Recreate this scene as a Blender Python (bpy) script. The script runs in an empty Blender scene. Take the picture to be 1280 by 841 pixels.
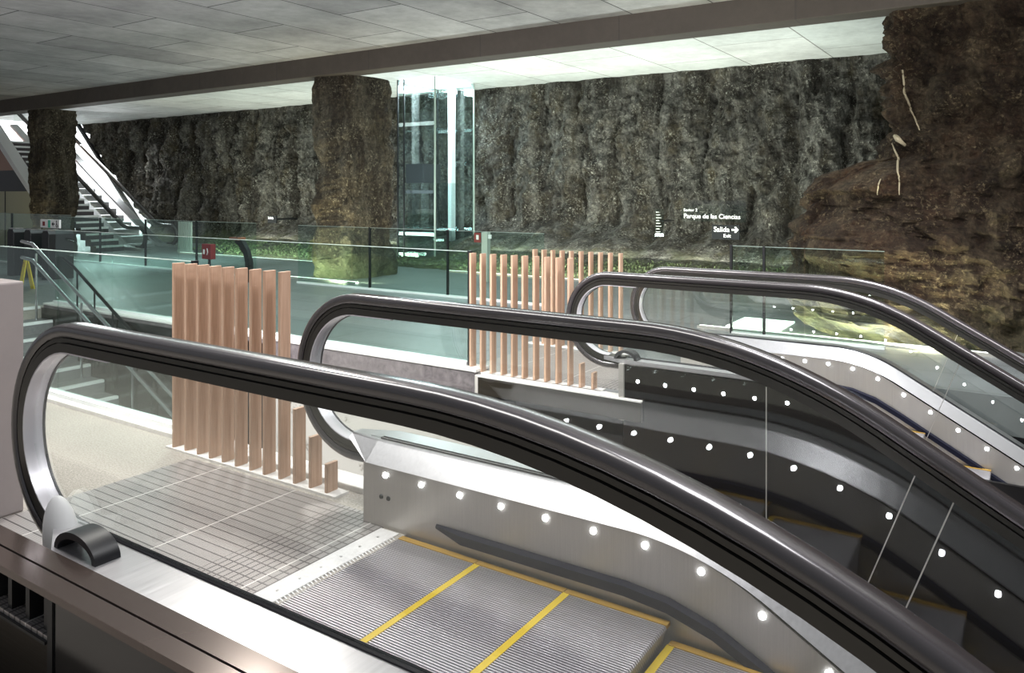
import bpy, math, random
from math import sin, cos, pi, sqrt, radians
from mathutils import Vector, noise
random.seed(7)
S = bpy.context.scene
COL = S.collection

# ------------------------------------------------------------------ materials
def mat(name, color=(.5, .5, .5), rough=.5, metal=0., emit=None, strength=0., aniso=0., spec=.5):
    m = bpy.data.materials.new(name); m.use_nodes = True
    b = m.node_tree.nodes['Principled BSDF']
    b.inputs['Base Color'].default_value = (*color, 1)
    b.inputs['Roughness'].default_value = rough
    b.inputs['Metallic'].default_value = metal
    b.inputs['Specular IOR Level'].default_value = spec
    if aniso: b.inputs['Anisotropic'].default_value = aniso
    if emit:
        b.inputs['Emission Color'].default_value = (*emit, 1)
        b.inputs['Emission Strength'].default_value = strength
    return m

def nd(m, t, **k):
    n = m.node_tree.nodes.new(t)
    for a, v in k.items():
        if a.startswith('i_'): n.inputs[a[2:].replace('_', ' ')].default_value = v
        else: setattr(n, a, v)
    return n
def ln(m, a, ao, b, bi): m.node_tree.links.new(a.outputs[ao], b.inputs[bi])
def bsdf(m): return m.node_tree.nodes['Principled BSDF']
def coords(m, scale=(1, 1, 1), rot=(0, 0, 0), loc=(0, 0, 0)):
    tc = nd(m, 'ShaderNodeTexCoord'); mp = nd(m, 'ShaderNodeMapping')
    mp.inputs['Scale'].default_value = scale; mp.inputs['Rotation'].default_value = rot
    mp.inputs['Location'].default_value = loc
    ln(m, tc, 'Object', mp, 'Vector'); return mp
def ramp(m, src, out, stops):
    r = nd(m, 'ShaderNodeValToRGB'); e = r.color_ramp.elements
    while len(e) < len(stops): e.new(.5)
    for el, (p, c) in zip(e, stops):
        el.position = p; el.color = (*c, 1) if len(c) == 3 else c
    ln(m, src, out, r, 'Fac'); return r
def noisetex(m, mp, scale, detail=6, rough=.6):
    n = nd(m, 'ShaderNodeTexNoise'); n.inputs['Scale'].default_value = scale
    n.inputs['Detail'].default_value = detail; n.inputs['Roughness'].default_value = rough
    ln(m, mp, 'Vector', n, 'Vector'); return n
def mixc(m, a, b, fac, blend='MIX'):
    x = nd(m, 'ShaderNodeMix', data_type='RGBA', blend_type=blend)
    for sock, v in ((6, a), (7, b), (0, fac)):
        if isinstance(v, tuple) and hasattr(v[0], 'outputs'): m.node_tree.links.new(v[0].outputs[v[1]], x.inputs[sock])
        elif isinstance(v, tuple): x.inputs[sock].default_value = (*v, 1)
        else: x.inputs[sock].default_value = v
    return (x, 2)
def setcol(m, c): m.node_tree.links.new(c[0].outputs[c[1]], bsdf(m).inputs['Base Color'])
def bump(m, src, out, strength, dist):
    b = nd(m, 'ShaderNodeBump'); b.inputs['Strength'].default_value = strength; b.inputs['Distance'].default_value = dist
    ln(m, src, out, b, 'Height'); ln(m, b, 'Normal', bsdf(m), 'Normal')

def rock_material(name, dark, mid, pale, tint, amount, green=.5):
    m = mat(name, rough=.85, spec=.25)
    mp = coords(m); mv = coords(m, scale=(1.2, 1.2, .22))
    big = noisetex(m, mp, 1.6, 5, .65); streak = noisetex(m, mv, 2.6, 6, .7)
    fine = noisetex(m, mp, 13, 8, .75)
    r1 = ramp(m, big, 'Fac', [(.3, dark), (.5, mid), (.7, tint)])
    rs = ramp(m, streak, 'Fac', [(.45, (0, 0, 0)), (.62, (1, 1, 1))])
    c = mixc(m, (r1, 0), pale, 0.)
    sc = nd(m, 'ShaderNodeMath', operation='MULTIPLY'); ln(m, rs, 0, sc, 0); sc.inputs[1].default_value = .38 * amount
    m.node_tree.links.new(sc.outputs[0], c[0].inputs[0])
    rf = ramp(m, fine, 'Fac', [(.3, (.12, .12, .12)), (.5, (.75, .75, .75)), (.72, (1.5, 1.5, 1.45))])
    c2 = mixc(m, c, (rf, 0), .95, 'MULTIPLY')
    speck = noisetex(m, mp, 20, 10, .8)
    rv = ramp(m, speck, 'Fac', [(.53, (0, 0, 0)), (.62, (1, 1, 1))])
    patch = noisetex(m, mp, 2.3, 6, .65); rp = ramp(m, patch, 'Fac', [(.42, (.08, .08, .08)), (.6, (1, 1, 1))])
    mm = nd(m, 'ShaderNodeMath', operation='MULTIPLY'); ln(m, rv, 0, mm, 0); ln(m, rp, 0, mm, 1)
    m3 = nd(m, 'ShaderNodeMath', operation='MULTIPLY'); ln(m, mm, 0, m3, 0); m3.inputs[1].default_value = amount
    c3 = mixc(m, c2, (pale[0] * 1.3, pale[1] * 1.3, pale[2] * 1.22), (m3, 0))
    # moss grows on the foot of the rock
    sx = nd(m, 'ShaderNodeSeparateXYZ'); tc = nd(m, 'ShaderNodeTexCoord'); ln(m, tc, 'Object', sx, 0)
    ad = nd(m, 'ShaderNodeMath', operation='ADD'); ln(m, sx, 2, ad, 0); ln(m, patch, 'Fac', ad, 1)
    rg = ramp(m, ad, 0, [(.5, (1, 1, 1)), (.95, (0, 0, 0))])
    mg = nd(m, 'ShaderNodeMath', operation='MULTIPLY'); ln(m, rg, 0, mg, 0); mg.inputs[1].default_value = green
    gcol = mixc(m, (.035, .05, .018), (.27, .29, .16), (fine, 'Fac'))
    c4 = mixc(m, c3, gcol, (mg, 0))
    setcol(m, c4)
    bump(m, fine, 'Fac', 1., .12)
    return m

M = {}
M['rock'] = rock_material('rock_wall', (.017, .014, .011), (.048, .043, .035), (.36, .36, .33), (.08, .066, .04), 1., .75)
M['rockcol'] = rock_material('rock_pillar', (.022, .017, .012), (.055, .043, .03), (.32, .29, .22), (.085, .066, .038), .8, .5)
M['rockbig'] = rock_material('rock_brown', (.022, .014, .009), (.06, .038, .024), (.30, .24, .15), (.10, .055, .03), .75, .3)

def concrete(name, c1, c2, sx, sy, seam, rot=0, mottle=.6):
    m = mat(name, rough=.75)
    mp = coords(m, rot=(0, 0, rot))
    br = nd(m, 'ShaderNodeTexBrick', offset=.5)
    br.inputs['Scale'].default_value = 1; br.inputs['Brick Width'].default_value = sx; br.inputs['Row Height'].default_value = sy
    br.inputs['Mortar Size'].default_value = .012; br.inputs['Mortar Smooth'].default_value = .1
    br.inputs['Color1'].default_value = (*c1, 1); br.inputs['Color2'].default_value = (*c2, 1)
    br.inputs['Mortar'].default_value = (*seam, 1); br.inputs['Bias'].default_value = 0
    ln(m, mp, 'Vector', br, 'Vector')
    n = noisetex(m, mp, .9, 8, .7); n2 = noisetex(m, mp, 6, 6, .7)
    r = ramp(m, n, 'Fac', [(.3, (1 - mottle * .45,) * 3), (.7, (1.08,) * 3)])
    r2 = ramp(m, n2, 'Fac', [(.3, (.86,) * 3), (.65, (1.05,) * 3)])
    c = mixc(m, (br, 'Color'), (r, 0), 1., 'MULTIPLY'); c = mixc(m, c, (r2, 0), .9, 'MULTIPLY')
    setcol(m, c); bump(m, n2, 'Fac', .15, .01)
    return m
M['ceil'] = concrete('board_marked_concrete_ceiling', (.40, .39, .395), (.55, .545, .545), 2.6, 1.15, (.08, .08, .08), pi / 2, .95)
M['ceilback'] = concrete('pale_concrete_ceiling', (.62, .66, .64), (.7, .72, .7), 2.6, 1.5, (.22, .22, .21), pi / 2)
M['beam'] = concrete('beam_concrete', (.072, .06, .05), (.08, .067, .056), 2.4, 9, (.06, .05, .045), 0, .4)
M['farfloor'] = concrete('dark_floor_slabs', (.20, .215, .22), (.225, .235, .24), 1.8, .6, (.12, .13, .135), 0, .4)
bsdf(M['farfloor']).inputs['Roughness'].default_value = .38
M['floor'] = mat('beige_terrazzo', rough=.55)
_m = M['floor']; _p = coords(_m); _n = noisetex(_m, _p, 90, 3, .6); _n2 = noisetex(_m, _p, 1.2, 5, .6)
_r = ramp(_m, _n, 'Fac', [(.35, (.29, .265, .23)), (.6, (.47, .435, .39))]); _r2 = ramp(_m, _n2, 'Fac', [(.3, (.8,) * 3), (.7, (1,) * 3)])
setcol(_m, mixc(_m, (_r, 0), (_r2, 0), 1., 'MULTIPLY'))
def speckle(name, a, b, scale, rough=.6, lo=.35, hi=.65):
    m = mat(name, rough=rough); p = coords(m); n = noisetex(m, p, scale, 8, .7)
    setcol(m, (ramp(m, n, 'Fac', [(lo, a), (hi, b)]), 0)); return m
M['upstand'] = speckle('purple_grey_concrete', (.12, .105, .11), (.23, .205, .21), 14)
M['spalled'] = speckle('pale_spalled_concrete', (.22, .19, .16), (.62, .59, .55), 5, .75, .33, .42)
M['kerb'] = speckle('white_stone_kerb', (.68, .66, .63), (.8, .78, .76), 20)
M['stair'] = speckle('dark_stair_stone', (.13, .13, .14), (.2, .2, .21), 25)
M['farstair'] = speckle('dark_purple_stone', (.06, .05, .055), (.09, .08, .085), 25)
M['nosing'] = mat('white_nosing', (.85, .87, .87), .5)
M['panel'] = speckle('grey_beige_panel', (.25, .225, .22), (.28, .25, .24), 3, .6)
M['darkgloss'] = mat('dark_polished_panel', (.012, .012, .012), .12, .0, spec=.6)
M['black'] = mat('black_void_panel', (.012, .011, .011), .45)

def brushed(name, color, rough, metal, scale=(1, 60, 60), amt=.12, aniso=0.):
    m = mat(name, color, rough, metal, aniso=aniso)
    p = coords(m, scale=scale); n = noisetex(m, p, 3, 4, .6)
    lo = tuple(c * (1 - amt) for c in color)
    setcol(m, (ramp(m, n, 'Fac', [(.3, lo), (.7, color)]), 0))
    r = ramp(m, n, 'Fac', [(.3, (rough * .85,) * 3), (.7, (rough * 1.15,) * 3)])
    ln(m, r, 0, bsdf(m), 'Roughness'); return m
M['deck'] = brushed('brushed_steel_deck', (.62, .61, .63), .33, .75, (30, 1, 30))
M['skirt'] = brushed('satin_steel_skirt', (.52, .49, .46), .4, .7, (60, 60, 1))
M['darkskirt'] = mat('dark_satin_cladding', (.016, .0135, .012), .24, .45)
M['steel'] = brushed('brushed_steel', (.55, .54, .54), .3, .95)
M['frame'] = brushed('pale_steel_frame', (.62, .6, .56), .4, .6)
M['rail'] = mat('handrail_rubber', (.045, .04, .042), .24, .0, spec=1.)
bsdf(M['rail']).inputs['Coat Weight'].default_value = .6
bsdf(M['rail']).inputs['Coat Roughness'].default_value = .15
M['guide'] = mat('dark_bronze_guide', (.075, .073, .066), .3, .75)
M['liner'] = mat('pale_newel_liner', (.74, .72, .76), .35, .45)
M['rubber'] = mat('black_rubber', (.015, .015, .018), .4)
M['brush'] = mat('dark_brush_guard', (.008, .009, .02), .5, spec=.12)
M['bronze'] = brushed('dark_bronze_edge', (.045, .037, .027), .45, .5, (1, 60, 60))
M['cap'] = mat('polished_dark_cap', (.13, .10, .088), .18, .55)
M['tread'] = mat('step_aluminium', (.56, .54, .57), .42, .75)
M['yellow'] = mat('yellow_marking', (.56, .40, .025), .5)
M['ochre'] = mat('worn_yellow_border', (.36, .21, .03), .55)
M['comb'] = speckle('comb_plate_aluminium', (.68, .67, .66), (.78, .77, .76), 40, .4)
M['lamp'] = mat('skirt_lamp', (1, 1, 1), .4, emit=(.93, .94, 1), strength=45)
M['bezel'] = mat('lamp_bezel', (.5, .5, .5), .3, .8)
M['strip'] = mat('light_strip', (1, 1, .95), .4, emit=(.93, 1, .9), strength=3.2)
M['red'] = mat('red_paint', (.2, .008, .012), .45)
M['white'] = mat('white_paint', (.85, .86, .86), .5)
M['signblack'] = mat('black_sign', (.008, .009, .01), .7, spec=.1)
M['green'] = mat('green_sign', (.05, .45, .3), .4)
M['signyellow'] = mat('yellow_sign', (.7, .55, .03), .45)
M['darkmetal'] = mat('dark_metal', (.03, .032, .034), .35, .6)
M['pale'] = mat('pale_grey_green', (.42, .47, .43), .5)
M['tube'] = mat('polished_tube', (.7, .72, .74), .15, .9)
M['yellowwall'] = mat('pale_yellow_panel', (.46, .45, .30), .5)
M['copper'] = mat('brown_metal_cladding', (.30, .17, .12), .3, .7)
M['whitewall'] = mat('white_render', (.9, .91, .93), .6)
M['edge'] = mat('glass_edge_green', (.30, .38, .34), .3)
M['root'] = mat('pale_root', (.42, .36, .24), .8)
M['plant'] = speckle('low_foliage', (.05, .09, .03), (.3, .36, .18), 9, .7)
M['lettering'] = mat('white_lettering', (.62, .64, .64), .6)
M['lift'] = mat('lift_car_dark', (.05, .055, .06), .4, .3)
# wood
m = mat('pinkish_timber', rough=.5); M['wood'] = m
p = coords(m, scale=(18, 18, .8)); n = noisetex(m, p, 2.5, 6, .65); p2 = coords(m, scale=(7, 0.6, .0)); n2 = noisetex(m, p2, 3, 2, .5)
r = ramp(m, n, 'Fac', [(.3, (.36, .225, .15)), (.5, (.5, .335, .235)), (.7, (.58, .42, .31))])
r2 = ramp(m, n2, 'Fac', [(.35, (.82, .8, .78)), (.65, (1.08, 1.05, 1.03))])
setcol(m, mixc(m, (r, 0), (r2, 0), 1., 'MULTIPLY')); bump(m, n, 'Fac', .1, .004)
# floor plate: long grooves and a closer cross grid near the comb
m = mat('grooved_floor_plate', rough=.42, metal=.5); M['plate'] = m
p = coords(m)
def lines(m, p, axis, period, width, phase=0):
    s = nd(m, 'ShaderNodeSeparateXYZ'); ln(m, p, 'Vector', s, 0)
    a = nd(m, 'ShaderNodeMath', operation='MULTIPLY'); ln(m, s, axis, a, 0); a.inputs[1].default_value = 1 / period
    b = nd(m, 'ShaderNodeMath', operation='ADD'); ln(m, a, 0, b, 0); b.inputs[1].default_value = phase
    f = nd(m, 'ShaderNodeMath', operation='FRACT'); ln(m, b, 0, f, 0)
    c = nd(m, 'ShaderNodeMath', operation='LESS_THAN'); ln(m, f, 0, c, 0); c.inputs[1].default_value = width; return c
l1 = lines(m, p, 1, .055, .13); l2 = lines(m, p, 1, .0092, .4); l3 = lines(m, p, 0, .036, .22)
sx = nd(m, 'ShaderNodeSeparateXYZ'); ln(m, p, 'Vector', sx, 0)
g = nd(m, 'ShaderNodeMath', operation='GREATER_THAN'); ln(m, sx, 0, g, 0); g.inputs[1].default_value = -.5
l3g = nd(m, 'ShaderNodeMath', operation='MULTIPLY'); ln(m, l3, 0, l3g, 0); ln(m, g, 0, l3g, 1)
c = mixc(m, (.46, .435, .42), (.27, .255, .25), (l2, 0)); c = mixc(m, c, (.11, .1, .1), (l1, 0)); c = mixc(m, c, (.14, .13, .13), (l3g, 0))
l4 = lines(m, p, 0, .62, .012, .35); c = mixc(m, c, (.8, .78, .75), (l4, 0)); setcol(m, c)

def glass_material(name, tint, refl=1.35):
    m = bpy.data.materials.new(name); m.use_nodes = True; nt = m.node_tree; nt.nodes.clear()
    o = nt.nodes.new('ShaderNodeOutputMaterial'); t = nt.nodes.new('ShaderNodeBsdfTransparent'); gl = nt.nodes.new('ShaderNodeBsdfGlossy')
    t.inputs['Color'].default_value = (*tint, 1); gl.inputs['Roughness'].default_value = 0.0; gl.inputs['Color'].default_value = (.95, 1, .98, 1)
    fr = nt.nodes.new('ShaderNodeFresnel'); fr.inputs['IOR'].default_value = refl
    # a thin pane bends nothing: the back face reflects like the front face
    ge = nt.nodes.new('ShaderNodeNewGeometry'); ma = nt.nodes.new('ShaderNodeMapRange')
    ma.inputs['To Min'].default_value = refl; ma.inputs['To Max'].default_value = 1 / refl
    nt.links.new(ge.outputs['Backfacing'], ma.inputs['Value']); nt.links.new(ma.outputs[0], fr.inputs['IOR'])
    mx = nt.nodes.new('ShaderNodeMixShader')
    nt.links.new(fr.outputs[0], mx.inputs[0]); nt.links.new(t.outputs[0], mx.inputs[1]); nt.links.new(gl.outputs[0], mx.inputs[2])
    nt.links.new(mx.outputs[0], o.inputs[0]); return m
M['glass'] = glass_material('clear_balustrade_glass', (.955, .97, .96), 1.68)
M['greenglass'] = glass_material('green_barrier_glass', (.85, .93, .905), 1.45)
M['liftglass'] = glass_material('blue_green_lift_glass', (.89, .95, .955), 1.6)

# ------------------------------------------------------------------ geometry helpers
class MB:
    def __init__(s): s.v = []; s.f = []
    def add(s, vs, fs):
        o = len(s.v); s.v += [tuple(v) for v in vs]; s.f += [tuple(i + o for i in f) for f in fs]; return s
    def box(s, x0, x1, y0, y1, z0, z1):
        return s.add([(x0, y0, z0), (x1, y0, z0), (x1, y1, z0), (x0, y1, z0), (x0, y0, z1), (x1, y0, z1), (x1, y1, z1), (x0, y1, z1)],
                     [(0, 3, 2, 1), (4, 5, 6, 7), (0, 1, 5, 4), (1, 2, 6, 5), (2, 3, 7, 6), (3, 0, 4, 7)])
    def prism_xz(s, pts, y0, y1):
        n = len(pts)
        return s.add([(x, y0, z) for x, z in pts] + [(x, y1, z) for x, z in pts],
                     [tuple(range(n)), tuple(range(2 * n - 1, n - 1, -1))] + [((i + 1) % n, i, n + i, n + (i + 1) % n) for i in range(n)])
    def loft(s, rings, closed_ring=True, caps=True):
        n = len(rings[0]); vs = [p for r in rings for p in r]; fs = []
        for i in range(len(rings) - 1):
            for j in range(n if closed_ring else n - 1):
                k = (j + 1) % n; fs.append((i * n + j, i * n + k, (i + 1) * n + k, (i + 1) * n + j))
        if caps and closed_ring:
            fs.append(tuple(range(n - 1, -1, -1))); fs.append(tuple((len(rings) - 1) * n + j for j in range(n)))
        return s.add(vs, fs)
    def sweep(s, path, sec, Y):
        """path: (x, z) points; sec: closed polygon of (normal, y) offsets"""
        rings = []
        for i, (x, z) in enumerate(path):
            a = path[max(i - 1, 0)]; b = path[min(i + 1, len(path) - 1)]
            tx, tz = b[0] - a[0], b[1] - a[1]; l = math.hypot(tx, tz) or 1; nx, nz = -tz / l, tx / l
            rings.append([(x + nx * n, Y + y, z + nz * n) for n, y in sec])
        return s.loft(rings)
    def tube(s, pts, r, seg=8):
        rings = []
        for i, p in enumerate(pts):
            a = Vector(pts[max(i - 1, 0)]); b = Vector(pts[min(i + 1, len(pts) - 1)]); t = (b - a).normalized()
            u = t.cross(Vector((0, 0, 1)))
            if u.length < 1e-3: u = t.cross(Vector((0, 1, 0)))
            u.normalize(); w = u.cross(t); rr = r[i] if isinstance(r, (list, tuple)) else r
            rings.append([tuple(Vector(p) + (u * cos(2 * pi * k / seg) + w * sin(2 * pi * k / seg)) * rr) for k in range(seg)])
        return s.loft(rings)
    def disc_y(s, x, y, z, r, depth, seg=14):
        """short cylinder facing -Y/+Y"""
        ring = lambda yy, rr: [(x + rr * cos(2 * pi * k / seg), yy, z + rr * sin(2 * pi * k / seg)) for k in range(seg)]
        return s.loft([ring(y, r), ring(y + depth, r * .8)])
    def build(s, name, material, parent=None, smooth=False, bevel=0, kind=None):
        org = Vector(parent['_o']) if parent else Vector((0, 0, 0))
        me = bpy.data.meshes.new(name); me.from_pydata([tuple(Vector(v) - org) for v in s.v], [], s.f); me.validate(); me.update()
        import bmesh
        bm = bmesh.new(); bm.from_mesh(me); bmesh.ops.recalc_face_normals(bm, faces=bm.faces); bm.to_mesh(me); bm.free()
        me.materials.append(material)
        if smooth:
            for p_ in me.polygons: p_.use_smooth = True
            me.set_sharp_from_angle(angle=radians(38))
        o = bpy.data.objects.new(name, me); COL.objects.link(o)
        if parent: o.parent = parent
        o['_o'] = tuple(org)
        if bevel:
            b = o.modifiers.new('bevel', 'BEVEL'); b.width = bevel; b.segments = 2; b.limit_method = 'ANGLE'
        if kind: o['kind'] = kind
        return o
def thing(name, loc, label, cat, group=None):
    o = bpy.data.objects.new(name, None); COL.objects.link(o); o.location = loc; o['_o'] = tuple(loc)
    o.empty_display_size = .1; return tag(o, label, cat, group)
def tag(o, label, cat, group=None):
    o['label'] = label; o['category'] = cat
    if group: o['group'] = group
    return o
def struct(name, mb, m, **k): return mb.build(name, m, kind='structure', **k)
def text_mesh(body, size, material, parent, name, loc, rot=(pi / 2, 0, 0), extrude=.004):
    cu = bpy.data.curves.new('t', 'FONT'); cu.body = body; cu.size = size; cu.extrude = extrude
    t = bpy.data.objects.new('t', cu); COL.objects.link(t)
    dg = bpy.context.evaluated_depsgraph_get(); me = bpy.data.meshes.new_from_object(t.evaluated_get(dg))
    bpy.data.objects.remove(t); me.name = name; me.materials.clear(); me.materials.append(material)
    o = bpy.data.objects.new(name, me); COL.objects.link(o); o.parent = parent
    o.location = Vector(loc) - Vector(parent['_o']); o.rotation_euler = rot; o['_o'] = parent['_o']; return o

# ------------------------------------------------------------------ camera
H = 1.58
cam = bpy.data.cameras.new('camera'); co = bpy.data.objects.new('camera', cam); COL.objects.link(co); S.camera = co
co.location = (0, 0, H); co.rotation_euler = (pi / 2, 0, math.atan(645 / 977))
cam.sensor_width = 36; cam.lens = 977 / 1280 * 36; cam.shift_y = -(420.5 - 240) / 1280; cam.clip_end = 200; cam.clip_start = .05

# ------------------------------------------------------------------ setting
fl = MB().box(-40, -2.395, 1.24, 3.05, -.3, 0).box(-40, -11.4, 3.05, 5.5, -.3, 0)
struct('floor', fl, M['floor'])
struct('floor.001', MB().box(-14, 5, -3, 1.0, -.3, 0), M['floor'])
ff = MB().box(-44, -2.42, 5.5, 18, -.3, 0).box(-2.42, 9, 7.14, 18, -.3, 0)
struct('floor.002', ff, M['farfloor'])
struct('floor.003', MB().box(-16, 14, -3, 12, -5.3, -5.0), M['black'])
struct('ceiling', MB().box(-45, 9, 4.6, 10.1, 4.06, 4.4).box(-45, -9.2, -3, 4.6, 4.06, 4.4).box(3.5, 9, -3, 4.6, 4.06, 4.4), M['ceil'])
struct('ceiling.001', MB().box(-22, 9, 10.3, 18, 4.06, 4.4).box(-29.6, -22, 10.3, 15.6, 4.06, 4.4), M['ceilback'])
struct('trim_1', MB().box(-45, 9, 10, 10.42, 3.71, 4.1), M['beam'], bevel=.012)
# kerb beside the stair well, upstand on its far side
struct('trim_2', MB().box(-11.4, -2.9, 2.98, 3.12, -.3, .03), M['kerb'], bevel=.006)
struct('trim_3', MB().box(-11.4, -4.0, 5.47, 5.68, -.2, .02), M['upstand'], bevel=.006)
struct('trim_4', MB().box(-11.4, -3.98, 5.46, 5.66, .02, .045), M['kerb'], bevel=.004)
struct('trim_5', MB().box(-4.0, -3.93, 5.47, 5.62, -1.2, -.0), M['spalled'], bevel=.006)
struct('wall_front', MB().box(-11.5, -6.6, 5.44, 5.5, -5, -.02), M['darkgloss'])
struct('wall_right', MB().box(-6.6, -4.0, 5.48, 5.56, -5, -.2), M['spalled'])
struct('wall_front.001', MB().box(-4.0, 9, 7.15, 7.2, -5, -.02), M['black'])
struct('wall_front.002', MB().box(-11.5, -2.4, 3.0, 3.05, -5, -.05), M['upstand'])
# steel-faced edge of the second landing
struct('trim_6', MB().box(-3.93, -2.42, 5.42, 5.52, -.15, .0), M['bronze'], bevel=.003)
struct('trim_10', MB().box(-3.93, -2.42, 5.415, 5.54, .0, .012), M['kerb'])
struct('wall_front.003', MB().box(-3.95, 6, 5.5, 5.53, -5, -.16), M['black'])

# ------------------------------------------------------------------ rock
def nz(p, sc, oct_=4):
    return noise.fractal(Vector(p) * sc, 1.0, 2.1, oct_)
def rock_wall():
    nx, nz_ = 620, 96; vs = []; fs = []
    for j in range(nz_ + 1):
        z = 4.2 * j / nz_ - .02
        x0 = -25.05 - (z - .58) * 3.6 / 3.19; x1 = 2.0
        for i in range(nx + 1):
            x = x0 + (x1 - x0) * i / nx
            t = min(max(z / 1.0, 0), 1); t = t * t * (3 - 2 * t)
            base = 12.6 + 2.9 * t ** .7
            if x < -17: base += min((-17 - x) / 3, 1) * (1 - t) * 2.2
            w = x + .18 * nz((x, 3, z), .8)
            rib = abs(sin(pi * w / .92)); rib = rib ** .6
            low = max(0, 1 - abs(z - 1.0) / 1.3)
            d = .46 * rib * (.8 + .5 * noise.noise(Vector((x * .5, 0, z * .4)))) + .26 * nz((x, 7, z * .6), .75) + .22 * nz((x, 1, z * .55), 2.2, 4) + .12 * nz((x, 5, z * .8), 6, 4)
            d += .35 * low * max(0, noise.noise(Vector((x * .9 + 11, 2, z * .7))))
            fade = min(1, max(.25, (4.25 - z) / .7)); vs.append((x, base - (.2 + (d - .2) * fade) * (.35 + .65 * t), z))
    for j in range(nz_):
        for i in range(nx):
            a = j * (nx + 1) + i; fs.append((a, a + 1, a + nx + 2, a + nx + 1))
    return MB().add(vs, fs)
struct('wall_back', rock_wall(), M['rock'])
def rock_block(x0, x1, y0, y1, z1, seed, amp=.1, bulge=None, na=110, nz_=80):
    """a pillar of cut earth: rounded rectangle, rough all over"""
    cx, cy, hx, hy = (x0 + x1) / 2, (y0 + y1) / 2, (x1 - x0) / 2, (y1 - y0) / 2
    rings = []
    for j in range(nz_ + 1):
        z = z1 * j / nz_; ring = []
        for k in range(na):
            a = 2 * pi * k / na; c, s_ = cos(a), sin(a); e = .28
            px = math.copysign(abs(c) ** e, c); py = math.copysign(abs(s_) ** e, s_)
            nvec = Vector((c * hy, s_ * hx, 0)).normalized()
            q = Vector((cx + px * hx, cy + py * hy, z))
            sv = Vector((seed * 7.3, seed * 3.1, 0))
            d = amp * (1.5 * nz(q + sv, .8) + .9 * nz(q + sv, 2.6) + .45 * nz(q + sv, 7, 3))
            q = q + nvec * d
            if bulge: q = q + bulge(q, z, nvec)
            ring.append(tuple(q))
        rings.append(ring)
    return MB().loft(rings)
c2 = tag(rock_block(-11.15, -10.2, 10.12, 11.35, 3.72, 2, .075).build('rock_pillar', M['rockcol']), 'square rough earth pillar between the glass lift shaft and the stairs, under the beam', 'pillar')
c1 = tag(rock_block(-21.9, -20.95, 10.12, 10.95, 3.72, 5, .07).build('rock_pillar', M['rockcol']), 'far left rough earth pillar in front of the white lit stair passage', 'pillar')
def outcrop():
    na, nzz = 340, 150; rings = []; x0, x1, y0, y1, z1 = -1.42, 5.5, 10.12, 13.5, 3.74
    # outline walked so that the seen front and left side get most of the points
    per = []
    for k in range(na):
        t = k / na
        if t < .60: u = t / .60; per.append((x1 + (x0 + .25 - x1) * u, y0, 0, -1))
        elif t < .66: a = pi / 2 * (t - .60) / .06; per.append((x0 + .25 - .25 * sin(a), y0 + .25 - .25 * cos(a), -sin(a), -cos(a)))
        elif t < .88: u = (t - .66) / .22; per.append((x0, y0 + .25 + (y1 - y0 - .25) * u, -1, 0))
        elif t < .94: u = (t - .88) / .06; per.append((x0 + (x1 - x0) * u, y1, 0, 1))
        else: u = (t - .94) / .06; per.append((x1, y1 + (y0 - y1) * u, 1, 0))
    for j in range(nzz + 1):
        z = z1 * j / nzz; ring = []
        foot = max(0, 1 - z / 3.4) ** 1.25
        bz = max(0, 1 - ((z - .95) / 1.0) ** 2) ** .5
        for x, y, nx_, ny_ in per:
            p = Vector((x, y, z))
            if ny_ < .5:
                near = min(1, max(0, (x1 - x) / (x1 - x0)))
                p.y -= 1.15 * foot * (1 if ny_ < -.5 else max(0, 1 - (y - y0) / 2.5))
                lf = max(0, 1 - (x - x0) / 1.3) if nx_ == 0 else 1
                p.x -= .95 * bz * lf * lf * max(0, 1 - max(0, y - y0 - .6) / 2.2)
                if nx_ == 0 and lf > 0: p.y -= .35 * bz * lf
            q = Vector((x * .9, y * .9, z)) + Vector((63, 27, 0)); n = Vector((nx_, ny_, .0)).normalized() if (nx_ or ny_) else Vector((0, -1, 0))
            wgt = 1 if z < z1 - .3 else max(0, (z1 - z) / .3) * .6 + .4
            d = .20 * nz(q, 1.1) + .22 * nz(q + Vector((9, 0, 0)), 2.7, 4) + .13 * nz(q, 6.0, 4)
            sc_ = max(0, noise.noise(q * 1.7)) ; d -= .16 * sc_
            p += n * d * wgt + Vector((0, 0, .03 * nz(q + Vector((0, 40, 0)), 4, 2))) * (1 if 0 < j < nzz else 0)
            ring.append(tuple(p))
        rings.append(ring)
    return MB().loft(rings)
ocm = outcrop()
oc = tag(ocm.build('rock_outcrop', M['rockbig']), 'huge brown rock outcrop filling the right side behind the escalators', 'rock')
# pale roots hanging on the outcrop, laid on its surface
from mathutils.bvhtree import BVHTree
bvh = BVHTree.FromPolygons([Vector(v) for v in ocm.v], ocm.f[:-2])
def on_rock(x, z):
    h = bvh.ray_cast(Vector((x, 5, z)), Vector((0, 1, 0)))[0]
    return (x, (h.y if h else 10.1) - .02, z)
rt = MB()
def root_run(pts, r):
    out = []
    for (xa, za), (xb, zb) in zip(pts[:-1], pts[1:]):
        for k in range(9): out.append(on_rock(xa + (xb - xa) * k / 9, za + (zb - za) * k / 9))
    out.append(on_rock(*pts[-1])); n = len(out)
    rt.tube(out, [r * (1.1 - .9 * abs(i / (n - 1) - .35)) for i in range(n)], 6)
root_run([(-1.22, 3.0), (-1.2, 2.75), (-1.12, 2.5), (-1.02, 2.28)], .013)
root_run([(-1.3, 2.14), (-1.22, 1.95), (-1.16, 1.75), (-1.15, 1.55)], .012)
root_run([(-1.33, 1.72), (-1.36, 1.55)], .008)
root_run([(-1.27, 2.22), (-1.2, 2.16), (-1.14, 2.1)], .03)
rt.build('roots', M['root'], oc, smooth=True)['label'] = 'pale dry roots hanging down'

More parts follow.
